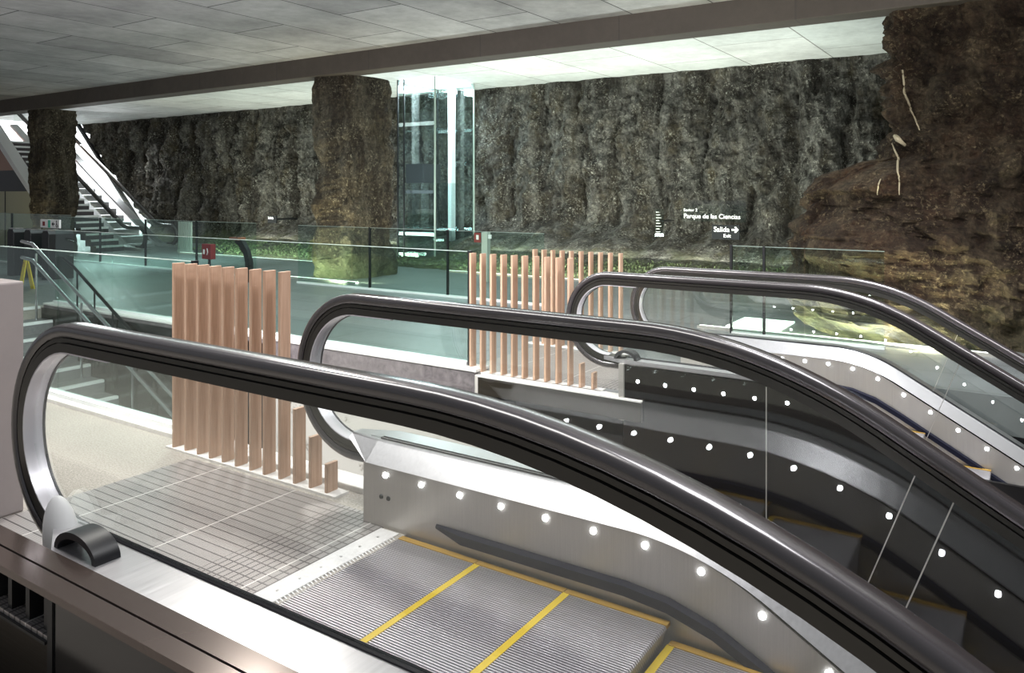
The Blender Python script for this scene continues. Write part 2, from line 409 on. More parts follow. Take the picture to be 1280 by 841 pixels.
# white passage at the far left
struct('wall_left', MB().box(-50, -22, 17.3, 17.5, -.2, 9), M['whitewall'])
struct('trim_7', MB().prism_xz([(-24.9, .42), (-24.75, .42), (-28.85, 4.06), (-29.0, 4.06)], 15.0, 15.12), M['darkmetal'])
lw = lambda z: None
struct('wall_left.001', MB().box(-32, -22.2, 10.75, 10.9, 0, 1.6), M['yellowwall'])
struct('wall_left.002', MB().prism_xz([(-32, 1.6), (-23.05, 1.6), (-23.75, 2.2), (-32, 2.2)], 10.75, 10.9), M['darkmetal'])
struct('wall_left.003', MB().prism_xz([(-32, 2.2), (-23.75, 2.2), (-25.9, 3.72), (-32, 3.72)], 10.75, 10.9), M['copper'])
struct('trim_8', MB().prism_xz([(-22.3, .95), (-22.1, .95), (-25.8, 3.85), (-26.1, 3.85)], 10.68, 11.0), M['white'])
for k in range(5): struct('trim_9', MB().box(-31 + k * 1.6, -30.97 + k * 1.6, 10.735, 10.76, 0, 1.6), M['darkmetal'])

# ------------------------------------------------------------------ escalator parts
def rail_path(cx, cz, r, X0, R, xend, mirror=False):
    p = [(cx + .16, cz - r + .004)]
    for k in range(25):
        a = radians(270 - 180 * k / 24); p.append((cx + r * cos(a), cz + r * sin(a)))
    zt = cz + r
    n = 6
    for k in range(1, n + 1): p.append((cx + (X0 - cx) * k / n, zt))
    for k in range(1, 13):
        a = radians(30 * k / 12); p.append((X0 + R * sin(a), zt - R * (1 - cos(a))))
    xe, ze = p[-1]
    for k in range(1, 7): x = xe + (xend - xe) * k / 6; p.append((x, ze - (x - xe) * math.tan(radians(30))))
    return p
def slope(x, z0, X0, R):
    if x <= X0: return z0
    xe = R * sin(radians(30)); dx = x - X0
    if dx < xe: return z0 - (R - sqrt(R * R - dx * dx))
    return z0 - R * (1 - cos(radians(30))) - (dx - xe) * math.tan(radians(30))
def xs(a, b, n): return [a + (b - a) * k / n for k in range(n + 1)]
RAIL = [(0.0, -.024), (.0, .024), (-.005, .036), (-.014, .042), (-.032, .043), (-.044, .036), (-.044, -.036), (-.032, -.043), (-.014, -.042), (-.005, -.036)]
GUIDE = [(-.044, -.022), (-.044, .022), (-.05, .022), (-.05, .036), (-.064, .036), (-.064, .026), (-.069, .026), (-.069, .04), (-.101, .04), (-.101, -.04), (-.069, -.04), (-.069, -.026), (-.064, -.026), (-.064, -.036), (-.05, -.036), (-.05, -.022)]
LINER = [(-.101, -.04), (-.101, .04), (-.106, .04), (-.106, -.04)]
def balustrade(root, Y, cx, cz, r, X0, R, zd, inner, xend=3.2, nose=None, joints=(), outw=.16, cap=False, clad='darkskirt', skirt='skirt',
               light0=-2.52, dl=.219, lights_on='inner', bottom=1.0, panel_left=-2.66, brush=True, nlight=13, ldrop=.04, deckm='deck', di=0., inner_lamps=False, glassm='glass'):
    """inner = +1 when the steps lie on the +Y side"""
    zt = cz + r; path = rail_path(cx, cz, r, X0, R, xend)
    hr = MB().sweep(path, RAIL, Y).build('handrail', M['rail'], root, smooth=True)
    gd = MB().sweep(path, GUIDE, Y).build('handrail_guide', M['guide'], root, smooth=True)
    MB().sweep(path[1:27], LINER, Y).build('newel_liner', M['liner'], gd, smooth=True)
    MB().sweep(path[1:27], [(-.106, .031), (-.106, .039), (-.11, .039), (-.11, .031)], Y).build('glass_seal', M['rubber'], gd, smooth=True)
    # decks
    ifold = Y + inner * .03; isk = Y + inner * .12; out = Y - inner * outw
    nose = cx - .03 if nose is None else nose
    Rd = R - (zt - zd)
    zds = lambda x: slope(x, zd, X0, Rd)
    zsk = lambda x: slope(x, zd - .085 - di, X0, Rd - .085 - di)
    X = xs(nose, X0, 8) + xs(X0, X0 + Rd * .5, 12)[1:] + xs(X0 + Rd * .5, xend, 8)[1:]
    rings = []
    for x in X:
        t = min(1, max(0, (x - nose) / .18))
        yi = Y + (ifold - Y) * (.35 + .65 * t); ys = Y + (isk - Y) * (.3 + .7 * t); yo = Y + (out - Y) * (.4 + .6 * t)
        z = zds(x); zs = z - (.085 + di) * (.25 + .75 * t)
        rings.append([(x, yo, z), (x, Y + inner * .014, z), (x, yi, z - di), (x, yi + (ys - yi) * .06, z - .006 - di), (x, ys, zs), (x, ys - inner * .012, zs - .004), (x, yo, z - .03)])
    dk = MB().loft(rings).build('deck', M[deckm], root)
    # gasket at the foot of the glass
    g = MB()
    for sd in (-1, 1):
        g.loft([[(x, Y + sd * .006, zds(x)), (x, Y + sd * .013, zds(x)), (x, Y + sd * .013, zds(x) + .005), (x, Y + sd * .006, zds(x) + .009)] for x in X[1:]])
    g.build('glass_gasket', M['rubber'], root)
    # glass panes
    rg = r - .092
    def top(x):
        if x < cx: return cz + sqrt(max(rg * rg - (x - cx) ** 2, 0))
        return slope(x, cz + rg, X0, R - .092)
    def bot(x):
        lo = cz - sqrt(max(rg * rg - (x - cx) ** 2, 0)) if x < cx else -9
        return max(lo, zds(x)) if x > nose + .02 else lo
    cuts = [cx - rg + .001] + list(joints) + [xend]
    for a, b in zip(cuts[:-1], cuts[1:]):
        sa = 0 if a == cuts[0] else .30; sb = 0 if b == xend else .30       # joints lean with the slope
        n = 26; rr = []
        for k in range(n + 1):
            xt = a + (b - a) * k / n; w = k / n; lean = sa * (1 - w) + sb * w
            hgt = top(xt) - bot(xt); xb = xt - lean * hgt
            if a == cuts[0]: xb = xt - lean * hgt
            rr.append([(xb, Y - .005, bot(xb)), (xb, Y + .005, bot(xb)), (xt, Y + .005, top(xt)), (xt, Y - .005, top(xt))])
        MB().loft(rr).build('glass_pane', M[glassm], root)
        if b != xend:
            xb = b - .30 * (top(b) - bot(b))
            MB().loft([[(xb - .002, Y - .0062, bot(xb)), (xb + .002, Y - .0062, bot(xb)), (xb + .002, Y + .0062, bot(xb)), (xb - .002, Y + .0062, bot(xb))],
                       [(b - .002, Y - .0062, top(b)), (b + .002, Y - .0062, top(b)), (b + .002, Y + .0062, top(b)), (b - .002, Y + .0062, top(b))]]).build('glass_joint', M['frame'], root)
    # skirt panel
    sx = [x for x in X if x > panel_left + .02]; sx = [panel_left] + sx
    MB().loft([[(x, isk - inner * .014, zsk(x) - .002), (x, isk - inner * .006, zsk(x) - .002), (x, isk - inner * .006, zsk(x) - .75), (x, isk - inner * .014, zsk(x) - .75)] for x in sx]).build('skirt_panel', M[skirt], root)
    # outer cladding
    co_ = out + inner * .012
    MB().loft([[(x, out, zds(x) - .04), (x, co_, zds(x) - .04), (x, co_, zds(x) - bottom), (x, out, zds(x) - bottom)] for x in sx]).build('outer_cladding', M[clad], root)
    # lamps
    for k in range(nlight):
        x = light0 + dl * k
        if lights_on == 'outer':
            yl = out; sg = -inner; z = zds(x) - ldrop
        else:
            yl = isk - inner * .006; sg = inner; z = zsk(x) - ldrop
        MB().disc_y(x, yl, z, .0125, sg * .006).build('skirt_lamp', M['lamp'], root)
    if inner_lamps:
        for k in range(nlight):
            MB().disc_y(light0 + dl * k, isk - inner * .006, zsk(light0 + dl * k) - .04, .0125, inner * .006).build('skirt_lamp', M['lamp'], root)
    if brush:
        bx = xs(-2.21, X0, 6) + xs(X0, xend, 26)[1:]; rr = []
        for k, x in enumerate(bx):
            h = min(1, .25 + k * .75); z = zsk(x) - .195; y0 = isk - inner * .004; y1 = y0 + inner * .03 * h
            rr.append([(x, y0, z), (x, y1, z - .008), (x, y1, z - .008 - .038 * h), (x, y0, z - .055 * h)])
        MB().loft(rr).build('brush_guard', M['brush'], root)
    return dict(zd=zds, out=out, isk=isk)

def steps(root, ya, yb, z0, X0, R, xc=-2.395, n=11, run=.434):
    ya, yb = min(ya, yb) + .012, max(ya, yb) - .012
    ncl = 76; wy = (yb - .035) - (ya + .035)
    prof = []
    for k in range(ncl):
        y = ya + .035 + wy * k / ncl; p_ = wy / ncl
        prof += [(y, -.011), (y + p_ * .42, -.011), (y + p_ * .46, 0), (y + p_ * .98, 0)]
    for i in range(n):
        a = xc + run * i; b = a + run - .004
        zc = slope(a + run * .5, z0, X0 + .05, R) if i > 2 else z0
        znext = slope(a + run * 1.5, z0, X0 + .05, R) if i >= 2 else z0
        drop = max(zc - znext, .0)
        st = MB()
        # tread cleats and, at the front, the ribbed curved riser
        cols = [(a, 0)] + [(b - .006, 0), (b, -.008)] + [(b - .008 - .03 * q * q, -.008 - (drop + .05) * q) for q in (.25, .5, .75, 1)]
        rings = []
        for (x, dz) in cols:
            fr = 1 if dz == 0 else .55
            rings.append([(x if h == 0 or dz == 0 else x - .008, y, zc + (h if dz == 0 else 0) + dz) for y, h in prof])
        st.loft(rings, closed_ring=False, caps=False)
        st.box(a, b - .05, ya, yb, zc - .06, zc - .0115)
        so = st.build('step', M['tread'], root)
        if i: MB().box(a - .004, a + .025, ya + .03, yb - .03, zc - .009, zc + .0015).build('edge_marking', M['yellow'], so)
        for y0 in (ya, yb - .034):
            MB().box(a, b, y0, y0 + .034, zc - .012, zc + .003).build('side_marking', M['ochre'], so)
def landing_plates(root, ya, yb, z0):
    ya, yb = min(ya, yb) + .012, max(ya, yb) - .012
    MB().box(-4.14, -2.53, ya, yb + .1, z0 - .02, z0 + .004).build('floor_plate', M['plate'], root)
    c = MB().box(-2.53, -2.42, ya, yb, z0 - .02, z0 + .007)
    n = 52
    for k in range(n):
        y = ya + .035 + (yb - ya - .07) * (k + .2) / n; w = (yb - ya) / n * .4
        c.add([(-2.42, y, z0 + .006), (-2.42, y + w, z0 + .006), (-2.385, y + w * .7, z0 - .006), (-2.385, y + w * .3, z0 - .006), (-2.42, y, z0 - .01), (-2.42, y + w, z0 - .01)],
              [(0, 1, 2, 3), (0, 3, 4), (1, 5, 2), (4, 3, 2, 5)])
    cp = c.build('comb_plate', M['comb'], root)
    for k in range(9):
        y = ya + .08 + (yb - ya - .16) * k / 8
        ring = lambda z: [(-2.475 + .006 * cos(q * pi / 4), y + .006 * sin(q * pi / 4), z) for q in range(8)]
        MB().loft([ring(z0 + .006), ring(z0 + .0085)]).build('screw', M['bezel'], cp)
def inlet_arch(root, x0, x1, y, z, h, w, name='handrail_inlet'):
    """half-ring hood standing on the deck where the handrail runs in"""
    cx = (x0 + x1) / 2; rx = (x1 - x0) / 2; rings = []
    for k in range(17):
        a = pi * k / 16
        rings.append([(cx - rx * cos(a), y - w / 2, z + h * sin(a)), (cx - rx * cos(a), y + w / 2, z + h * sin(a)),
                      (cx - (rx - .022) * cos(a), y + w / 2, z + (h - .022) * sin(a)), (cx - (rx - .022) * cos(a), y - w / 2, z + (h - .022) * sin(a))])
    return MB().loft(rings).build(name, M['rubber'], root, smooth=True)

# first escalator (near) -------------------------------------------------------
e1 = thing('escalator', (-2.4, 2.18, 0), 'nearest descending escalator with yellow edged steps in the foreground', 'escalator')
A = balustrade(e1, 1.51, -2.9, .675, .425, -1.3, 2.6, .375, +1, joints=(-.2,), outw=.178, light0=-2.52, nlight=15, di=.035)
B = balustrade(e1, 2.85, -2.805, .655, .415, -1.28, 1.8, .375, -1, joints=(-.3, -.19), outw=.13, light0=-2.52, nlight=15)
steps(e1, A['isk'], B['isk'], 0, -1.28, .96)
landing_plates(e1, A['isk'], B['isk'], 0)
inlet_arch(e1, -2.76, -2.5, 1.40, .375, .075, .085)
# pale dome where the near newel meets its deck
dm = MB(); rings = []
for k in range(9):
    a = pi / 2 * k / 8; rings.append([(-2.93 - .03 * sin(a) + .085 * cos(a) * cos(q * pi / 8), 1.47 + .055 * cos(a) * sin(q * pi / 8), .30 + .17 * sin(a)) for q in range(16)])
dm.loft(rings).build('inlet_dome', M['white'], e1, smooth=True)
for k, x in enumerate((-2.5, -2.545)):
    MB().disc_y(x, B['isk'] + .006, .145, .012, -.005).build('key_switch', M['darkmetal'], e1)
# outer cap, post and lower cladding on the near side
X = xs(-3.75, -1.3, 10) + xs(-1.3, 1.2, 14)[1:]
zc = lambda x: slope(x, .378, -1.3, 1.875)
cp = MB()
for y0, y1 in ((1.262, 1.334), (1.19, 1.254)):
    cp.loft([[(x, y0, zc(x) + .004), (x, y1, zc(x) + .004), (x, y1, zc(x) - .02), (x, y0, zc(x) - .02)] for x in X])
cp.build('outer_cap', M['cap'], e1)
MB().loft([[(x, 1.254, zc(x) - .004), (x, 1.262, zc(x) - .004), (x, 1.262, zc(x) - .02), (x, 1.254, zc(x) - .02)] for x in X]).build('cap_groove', M['rubber'], e1)
MB().loft([[(x, 1.2, zc(x) - .02), (x, 1.215, zc(x) - .02), (x, 1.215, zc(x) - 1.3), (x, 1.2, zc(x) - 1.3)] for x in [-2.45] + [x for x in X if x > -2.44]]).build('side_panel', M['darkgloss'], e1)
MB().box(-2.47, -2.44, 1.195, 1.225, -.9, .36).build('edge_post', M['darkmetal'], e1)

# second escalator ----------------------------------------------------------------
e2 = thing('escalator', (-2.4, 6.25, 0), 'second escalator beyond the stair well, with lamps along its dark side', 'escalator')
C = balustrade(e2, 5.55, -2.745, .579, .375, -1.30, 1.5, .30, +1, joints=(-.35,), outw=.10, lights_on='outer', light0=-2.46, dl=.2195, nlight=16, ldrop=.15, bottom=1.6, panel_left=-2.58, inner_lamps=True)
D = balustrade(e2, 6.95, -2.83, .505, .375, -1.37, 1.6, .285, -1, joints=(-.45,), outw=.14, light0=-2.5, dl=.187, nlight=18)
steps(e2, C['isk'], D['isk'], -.25, -1.2, 1.1)
inlet_arch(e2, -2.66, -2.47, 5.49, .30, .072, .08)
MB().box(-2.61, -2.57, 5.43, 5.47, -.16, .27).build('edge_post', M['frame'], e2)
MB().box(-1.505, -1.498, 5.444, 5.4505, -1.2, .24).build('panel_seam', M['frame'], e2)
lamps_c = MB()
MB().box(-4.2, -2.45, C['isk'], D['isk'], .0, .006).build('floor_plate', M['plate'], e2)

# ------------------------------------------------------------------ timber slat screens
def slat_mesh(h):
    mb = MB(); w, d = .011, .039; pts = []
    for (sx_, sy_) in ((1, 1), (-1, 1), (-1, -1), (1, -1)):
        for q in range(3):
            a = radians({(1, 1): 0, (-1, 1): 90, (-1, -1): 180, (1, -1): 270}[(sx_, sy_)] + 45 * q); pts.append((sx_ * (w - .006) + .006 * cos(a), sy_ * (d - .006) + .006 * sin(a)))
    mb.loft([[(x, y, 0) for x, y in pts], [(x, y, h) for x, y in pts]])
    me = bpy.data.meshes.new('slat'); me.from_pydata(mb.v, [], mb.f); me.update(); me.materials.append(M['wood'])
    return me
def slat_screen(x0, n, pitch, y, h, short, label, z=0., dark=None, base=True):
    root = thing('slat_screen', (x0, y, z), label, 'screen', 'timber slat screens beside the escalators')
    full = slat_mesh(h)
    for k in range(n + len(short)):
        me = full if k < n else slat_mesh(short[k - n])
        o = bpy.data.objects.new('slat', me); COL.objects.link(o); o.parent = root; o.location = (k * pitch, random.uniform(-.004, .004), .012)
        o.rotation_euler = (0, 0, radians(random.uniform(-4, 4)))
    if base:
        MB().box(x0 - .06, x0 + pitch * (n + len(short) - 1) + .08, y - .05, y + .05, z, z + .012).build('base_plate', M['kerb'], root)
    return root
slat_screen(-4.385, 9, .121, 2.9, 1.13, (.40, .27, .15), 'pinkish timber slat screen at the nearest escalator landing, left of centre')
slat_screen(-4.09, 10, .109, 5.57, 1.03, (.19, .13), 'timber slat screen in the middle, on the steel edge of the second landing')
slat_screen(-4.3, 10, .109, 6.95, .97, (), 'farthest timber slat screen, partly hidden behind the middle one')

# ------------------------------------------------------------------ near left parapet
tag(MB().box(-6.2, -4.15, 1.75, 1.9, 0, 1.14).build('parapet', M['panel'], bevel=.01), 'plain grey beige parapet block at the far left edge, behind the near handrail end', 'parapet')
# shelf with short fins below the near cap
sb = MB().box(-3.75, -2.475, 1.2, 1.33, .22, .235).build('side_shelf', M['plate'], e1)
MB().box(-3.75, -2.475, 1.225, 1.24, -.1, .22).build('fascia', M['bronze'], e1)
MB().box(-3.75, -2.475, 1.21, 1.225, -1.0, -.1).build('lower_panel', M['darkgloss'], e1)
MB().box(-3.75, -2.475, 1.19, 1.2, .213, .222).build('edge_strip', M['darkmetal'], sb)
for k in range(11):
    MB().box(-3.68 + .115 * k, -3.655 + .115 * k, 1.215, 1.30, .235, .352).build('fin', M['darkmetal'], sb)

# ------------------------------------------------------------------ stair going down between the escalators
st = thing('staircase', (-11.4, 4.2, 0), 'dark stone staircase with white nosings going down behind the nearest landing', 'staircase')
for k in range(26):
    x = -11.4 + .32 * k; z = -.16 * (k + 1)
    so = MB().box(x, x + .34, 3.12, 5.43, z - .2, z).build('step', M['stair'], st)
    MB().box(x + .285, x + .343, 3.125, 5.425, z - .03, z + .004).build('nosing', M['nosing'], so)
MB().box(-11.46, -11.39, 3.125, 5.425, -.03, .004).build('nosing', M['nosing'], st)
hm = MB()
for hh in (.9, .68): hm.tube([(-11.6, 5.28, hh), (-11.3, 5.28, hh - .03), (-4.2, 5.28, hh - .03 - 7.1 * .5)], .024, 10)
hl = hm.build('handrail', M['tube'], st, smooth=True)
for k in range(7):
    x = -11.2 + 1.15 * k; z = -.5 * (x + 11.4)
    MB().tube([(x, 5.28, z - .25), (x, 5.28, z + .85)], .016, 8).build('post', M['tube'], hl, smooth=True)
dr = MB().tube([(-10.75, 5.41, .70), (-10.5, 5.41, .6), (-8.6, 5.41, -.42)], .02, 8).build('dark_railing', M['darkmetal'], st, smooth=True)
for k in range(5):
    x = -10.4 + .42 * k; z = .55 - .53 * (x + 10.4)
    MB().tube([(x, 5.41, z - 1.0), (x, 5.41, z)], .011, 6).build('post', M['darkmetal'], dr, smooth=True)

# ------------------------------------------------------------------ glass barriers
def barrier(name, x0, x1, y, z0, z1, n, label, posts=(), t=.012, shoe=True, gl='greenglass'):
    root = thing(name, ((x0 + x1) / 2, y, z0), label, 'glass barrier', 'green glass barriers')
    w = (x1 - x0) / n
    for k in range(n):
        MB().box(x0 + w * k + .006, x0 + w * (k + 1) - .006, y - t / 2, y + t / 2, z0, z1).build('glass_pane', M[gl], root)
        MB().box(x0 + w * k + .006, x0 + w * (k + 1) - .006, y - t / 2 - .001, y + t / 2 + .001, z1, z1 + .005).build('glass_edge', M['edge'], root)
    for x in posts: MB().box(x - .012, x + .012, y - .02, y + .02, z0, z1 + .01).build('post', M['darkmetal'], root)
    if shoe: MB().box(x0, x1, y - .035, y + .035, z0 - .0, z0 + .03).build('base_shoe', M['nosing'], root)
    return root
barrier('glass_barrier', -11.2, -4.5, 3.07, .03, 1.13, 4, 'green glass barrier on the near kerb, left of the near slat screen', posts=(-4.47,))
barrier('glass_barrier', -11.3, -4.15, 5.58, .045, 1.05, 5, 'green glass barrier on the purple grey upstand behind the near slat screen', posts=(-4.13,))
barrier('glass_barrier', -19, -11.9, 9.45, 0, 1.0, 4, 'long low glass barrier between the two rough earth pillars', posts=(-17.2, -15.45, -13.7))
barrier('glass_barrier', -10.6, -5.6, 9.3, 0, 1.0, 3, 'glass barrier in front of the glass lift shaft', posts=(-8.9, -7.3))
barrier('glass_barrier', -2.75, -1.2, 8.62, 0, .98, 2, 'short green glass barrier with black posts in front of the rock outcrop', posts=(-2.76, -2.4))
barrier('glass_barrier', -26, -16.4, 8.4, 0, 1.1, 4, 'glass barrier beside the ticket gates at far left', posts=(-18.9,))

# ------------------------------------------------------------------ light strips on the floor
def strip(x0, x1, y0, y1, label, z=.0):
    root = thing('light_strip', ((x0 + x1) / 2, (y0 + y1) / 2, z), label, 'light strip', 'floor light strips')
    MB().box(x0, x1, y0, y1, z, z + .03).build('diffuser', M['strip'], root)
    MB().box(x0 - .01, x1 + .01, y0 - .012, y0, z, z + .034).build('edge_profile', M['frame'], root)
strip(-18.3, -11.6, 12.1, 12.17, 'thin light strip at the wall foot between the two earth pillars')
strip(-9.6, -3.2, 12.2, 12.27, 'thin light strip at the wall foot right of the lift shaft')
strip(-11.6, -9.65, 9.72, 9.80, 'light strip on the floor in front of the pillar beside the lift')
strip(-3.2, -.2, 8.78, 8.86, 'light strip on the floor in front of the brown rock outcrop')
tag(MB().box(-2.95, -2.35, 9.0, 9.75, 0, .02).build('lit_floor_patch', M['strip']), 'glowing square standing in for the brightly lit floor left of the rock outcrop', 'lit floor patch')  # emissive square stands in for a bright patch of lit floor

# ------------------------------------------------------------------ glass lift shaft
lf = thing('lift_shaft', (-11.1, 13.6, 0), 'tall blue green glass lift shaft right of the square earth pillar', 'lift')
x0, x1, y0, y1 = -11.6, -10.55, 13.0, 14.4
for bx in ((x0, x1, y0, y0 + .012), (x0, x1, y1 - .012, y1), (x0, x0 + .012, y0 + .014, y1 - .014), (x1 - .012, x1, y0 + .014, y1 - .014)):
    MB().box(*bx, .02, 4.04).build('glass_pane', M['liftglass'], lf)
for (px, py) in ((x0, y0), (x1, y0), (x0, y1), (x1, y1), (-11.42, y0)):
    MB().box(px - .014, px + .014, py - .014, py + .014, 0, 4.05).build('corner_post', M['darkmetal'] if px != x1 else M['edge'], lf)
MB().box(-11.1, -11.0, 14.15, 14.3, 0, 4.0).build('glare_column', M['white'], lf)  # white column put in for the glare inside the shaft
MB().box(-11.5, -11.0, 13.15, 13.75, 1.78, 2.2).build('car_top', M['lift'], lf)
MB().box(-11.5, -10.7, 13.12, 13.2, 1.55, 1.62).build('crossbar', M['tube'], lf)
MB().box(-11.45, -10.72, 13.15, 14.05, .1, 1.78).build('lift_car', M['liftglass'], lf)
MB().box(x0 + .05, x1 - .05, y0 + .05, y1 - .05, 4.0, 4.03).build('ceiling_lamp', mat('lift_lamp', (1, 1, 1), emit=(.9, .97, 1), strength=7), lf)

# ------------------------------------------------------------------ far left stair and escalator going up
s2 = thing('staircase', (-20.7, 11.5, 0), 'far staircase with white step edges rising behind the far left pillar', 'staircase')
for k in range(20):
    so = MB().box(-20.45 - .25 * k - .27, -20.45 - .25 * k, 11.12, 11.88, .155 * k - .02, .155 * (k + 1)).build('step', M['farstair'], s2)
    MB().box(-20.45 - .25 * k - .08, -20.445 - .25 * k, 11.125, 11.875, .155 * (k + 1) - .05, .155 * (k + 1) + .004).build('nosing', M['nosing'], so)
e3 = thing('escalator', (-20.5, 12.7, 0), 'small far escalator rising into the white lit passage at left', 'escalator')
def up_path(cx, cz, r, X0, R, xend):
    p = [(-x, z) for x, z in rail_path(-cx, cz, r, X0=-X0, R=R, xend=-xend)]
    return [(x, z if -x < -X0 else (cz + r) + ((cz + r) - z)) for x, z in p]
for Y, cx, xb in ((12.05, -19.97, -20.4), (13.4, -20.62, -20.95)):
    p = up_path(cx, .345, .32, xb, 1.0, -27)[::-1]
    MB().sweep(p, RAIL, Y).build('handrail', M['rail'], e3, smooth=True)
    MB().sweep(p, GUIDE, Y).build('handrail_guide', M['guide'], e3, smooth=True)
    q = up_path(cx, .345, .32, xb, 1.0, -27)
    tp = q[14:]; vs = MB()
    rr = [[(x, Y - .005, max(z - .62, .05)), (x, Y + .005, max(z - .62, .05)), (x, Y + .005, z - .11), (x, Y - .005, z - .11)] for x, z in tp]
    vs.loft(rr).build('glass_pane', M['glass'], e3)
    rr = [[(x, Y - .12, max(z - .66, 0)), (x, Y + .12, max(z - .66, 0)), (x, Y + .12, max(z - .58, .07)), (x, Y - .12, max(z - .58, .07))] for x, z in tp]
    MB().loft(rr).build('deck', M['deck'], e3)
for k in range(14):
    MB().box(-21.2 - .4 * k - .4, -21.2 - .4 * k, 12.2, 13.25, .2 * k - .1, .2 * k + .08).build('step', M['deck'], e3)

# ------------------------------------------------------------------ ticket gates, signs and small things
for k, x in enumerate((-16.05, -15.4, -14.75)):
    g = thing('ticket_gate', (x, 7.3, 0), ('leftmost', 'middle', 'rightmost')[k] + ' of three dark ticket gate cabinets in front of the far left pillar', 'ticket gate', 'ticket gates')
    MB().prism_xz([(x - .12, 0), (x + .12, 0), (x + .12, .82), (x + .08, .88), (x - .08, .88), (x - .12, .82)], 7.1, 7.55).build('cabinet', M['darkmetal'], g, bevel=.01)
    MB().box(x - .08, x + .08, 7.12, 7.3, .88, .90).build('reader_top', M['steel'], g)
    if k < 2:
        MB().box(x + .125, x + .30, 7.35, 7.365, .15, .85).build('glass_flap', M['greenglass'], g)
        MB().box(x + .33, x + .515, 7.35, 7.365, .15, .85).build('glass_flap', M['greenglass'], g)
sg = thing('sign_board', (-15.4, 7.95, .88), 'white sign with arrow and wheelchair symbol above the ticket gates', 'sign')
MB().box(-15.75, -15.05, 7.5, 7.53, .905, 1.06).build('board', M['white'], sg)
MB().box(-15.46, -15.38, 7.495, 7.5, .91, 1.05).build('green_mark', M['green'], sg)
MB().box(-15.66, -15.58, 7.495, 7.5, .94, 1.02).build('red_mark', M['red'], sg)
MB().prism_xz([(-15.32, .98), (-15.27, 1.02), (-15.27, .99), (-15.22, .99), (-15.22, .97), (-15.27, .97), (-15.27, .94)], 7.495, 7.5).build('arrow', M['signblack'], sg)
wc = MB()
wc.tube([(-15.13 + .033 * cos(a * pi / 8), 7.497, .955 + .033 * sin(a * pi / 8)) for a in range(4, 16)], .006, 6)
wc.tube([(-15.14, 7.497, 1.02), (-15.135, 7.497, .97), (-15.11, 7.497, .965), (-15.095, 7.497, .93)], .007, 6)
wc.box(-15.155, -15.13, 7.493, 7.5, 1.025, 1.045)
wc.build('wheelchair_symbol', M['signblack'], sg)
for x in (-15.72, -15.08): MB().box(x - .01, x + .01, 7.505, 7.525, .885, .92).build('support', M['darkmetal'], sg)
# yellow floor sign
ys = thing('caution_sign', (-13.6, 6.25, 0), 'narrow yellow floor sign standing by the head of the stairs at far left', 'sign')
MB().add([(-13.66, 6.16, 0), (-13.54, 6.16, 0), (-13.555, 6.24, .5), (-13.645, 6.24, .5), (-13.66, 6.175, 0), (-13.54, 6.175, 0), (-13.555, 6.255, .5), (-13.645, 6.255, .5)],
         [(0, 1, 2, 3), (7, 6, 5, 4), (0, 4, 5, 1), (1, 5, 6, 2), (2, 6, 7, 3), (3, 7, 4, 0)]).build('front_board', M['signyellow'], ys)
MB().add([(-13.66, 6.35, 0), (-13.54, 6.35, 0), (-13.555, 6.257, .5), (-13.645, 6.257, .5), (-13.66, 6.365, 0), (-13.54, 6.365, 0), (-13.555, 6.272, .5), (-13.645, 6.272, .5)],
         [(0, 1, 2, 3), (7, 6, 5, 4), (0, 4, 5, 1), (1, 5, 6, 2), (2, 6, 7, 3), (3, 7, 4, 0)]).build('rear_board', M['signyellow'], ys)
MB().tube([(-13.6 + .03 * cos(a * pi / 8), 6.222, .4 + .04 * sin(a * pi / 8)) for a in range(17)], .006, 6).build('ring_mark', M['ochre'], ys)
# red fire point
fp = thing('fire_point', (-12.05, 8.55, 0), 'red fire point box on a post behind the near slat screen', 'fire point')
MB().box(-12.18, -11.92, 8.5, 8.6, .40, .665).build('red_box', M['red'], fp, bevel=.008)
MB().box(-12.07, -12.03, 8.55, 8.58, 0, .40).build('post', M['darkmetal'], fp)
MB().box(-12.13, -12.09, 8.492, 8.5, .49, .57).build('white_symbol', M['white'], fp)
MB().tube([(-12.02, 8.495, .48), (-12.0, 8.495, .53), (-12.02, 8.495, .59)], .007, 6).build('flame_symbol', M['white'], fp)
fs_ = thing('fire_sign', (-8.0, 11.2, 0), 'small red sign with white mark beside a pale post, right of the lift', 'sign')
MB().box(-8.2, -8.06, 11.2, 11.22, .69, .86).build('red_plate', M['red'], fs_)
MB().box(-8.15, -8.1, 11.195, 11.2, .74, .82).build('extinguisher_symbol', M['white'], fs_)
MB().box(-8.055, -7.93, 11.22, 11.32, 0, .87).build('post', M['pale'], fs_)
MB().box(-7.93, -7.87, 11.25, 11.27, .76, .83).build('white_plate', M['white'], fs_)
ra = MB().box(-29.6, -29.4, 10.66, 10.752, 1.45, 1.65); tag(ra.build('fire_alarm', M['red'], bevel=.02), 'red alarm box on the pale yellow wall at far left', 'alarm')
# curved dark totem with a brown plate
tt = thing('information_stand', (-11.45, 8.9, 0), 'dark bent stand with brown plate in front of the far rock wall', 'stand')
pth = [(-11.40, 0), (-11.40, .35), (-11.46, .52), (-11.60, .68), (-11.72, .74)]
MB().sweep(pth, [(-.06, -.04), (.06, -.04), (.06, .04), (-.06, .04)], 8.9).build('bent_post', M['darkmetal'], tt, smooth=True)
MB().box(-11.85, -11.60, 8.82, 8.98, .73, .78).build('brown_plate', M['copper'], tt)
# pale slatted panel
pp = thing('bar_panel', (-18.8, 12.4, 0), 'pale upright bar panel beside the far escalator newel', 'panel')
for k in range(7): MB().box(-18.75 + .085 * k, -18.7 + .085 * k, 12.38, 12.42, .06, .8).build('bar', M['pale'], pp)
MB().box(-18.78, -18.17, 12.37, 12.43, 0, .06).build('base_rail', M['pale'], pp)
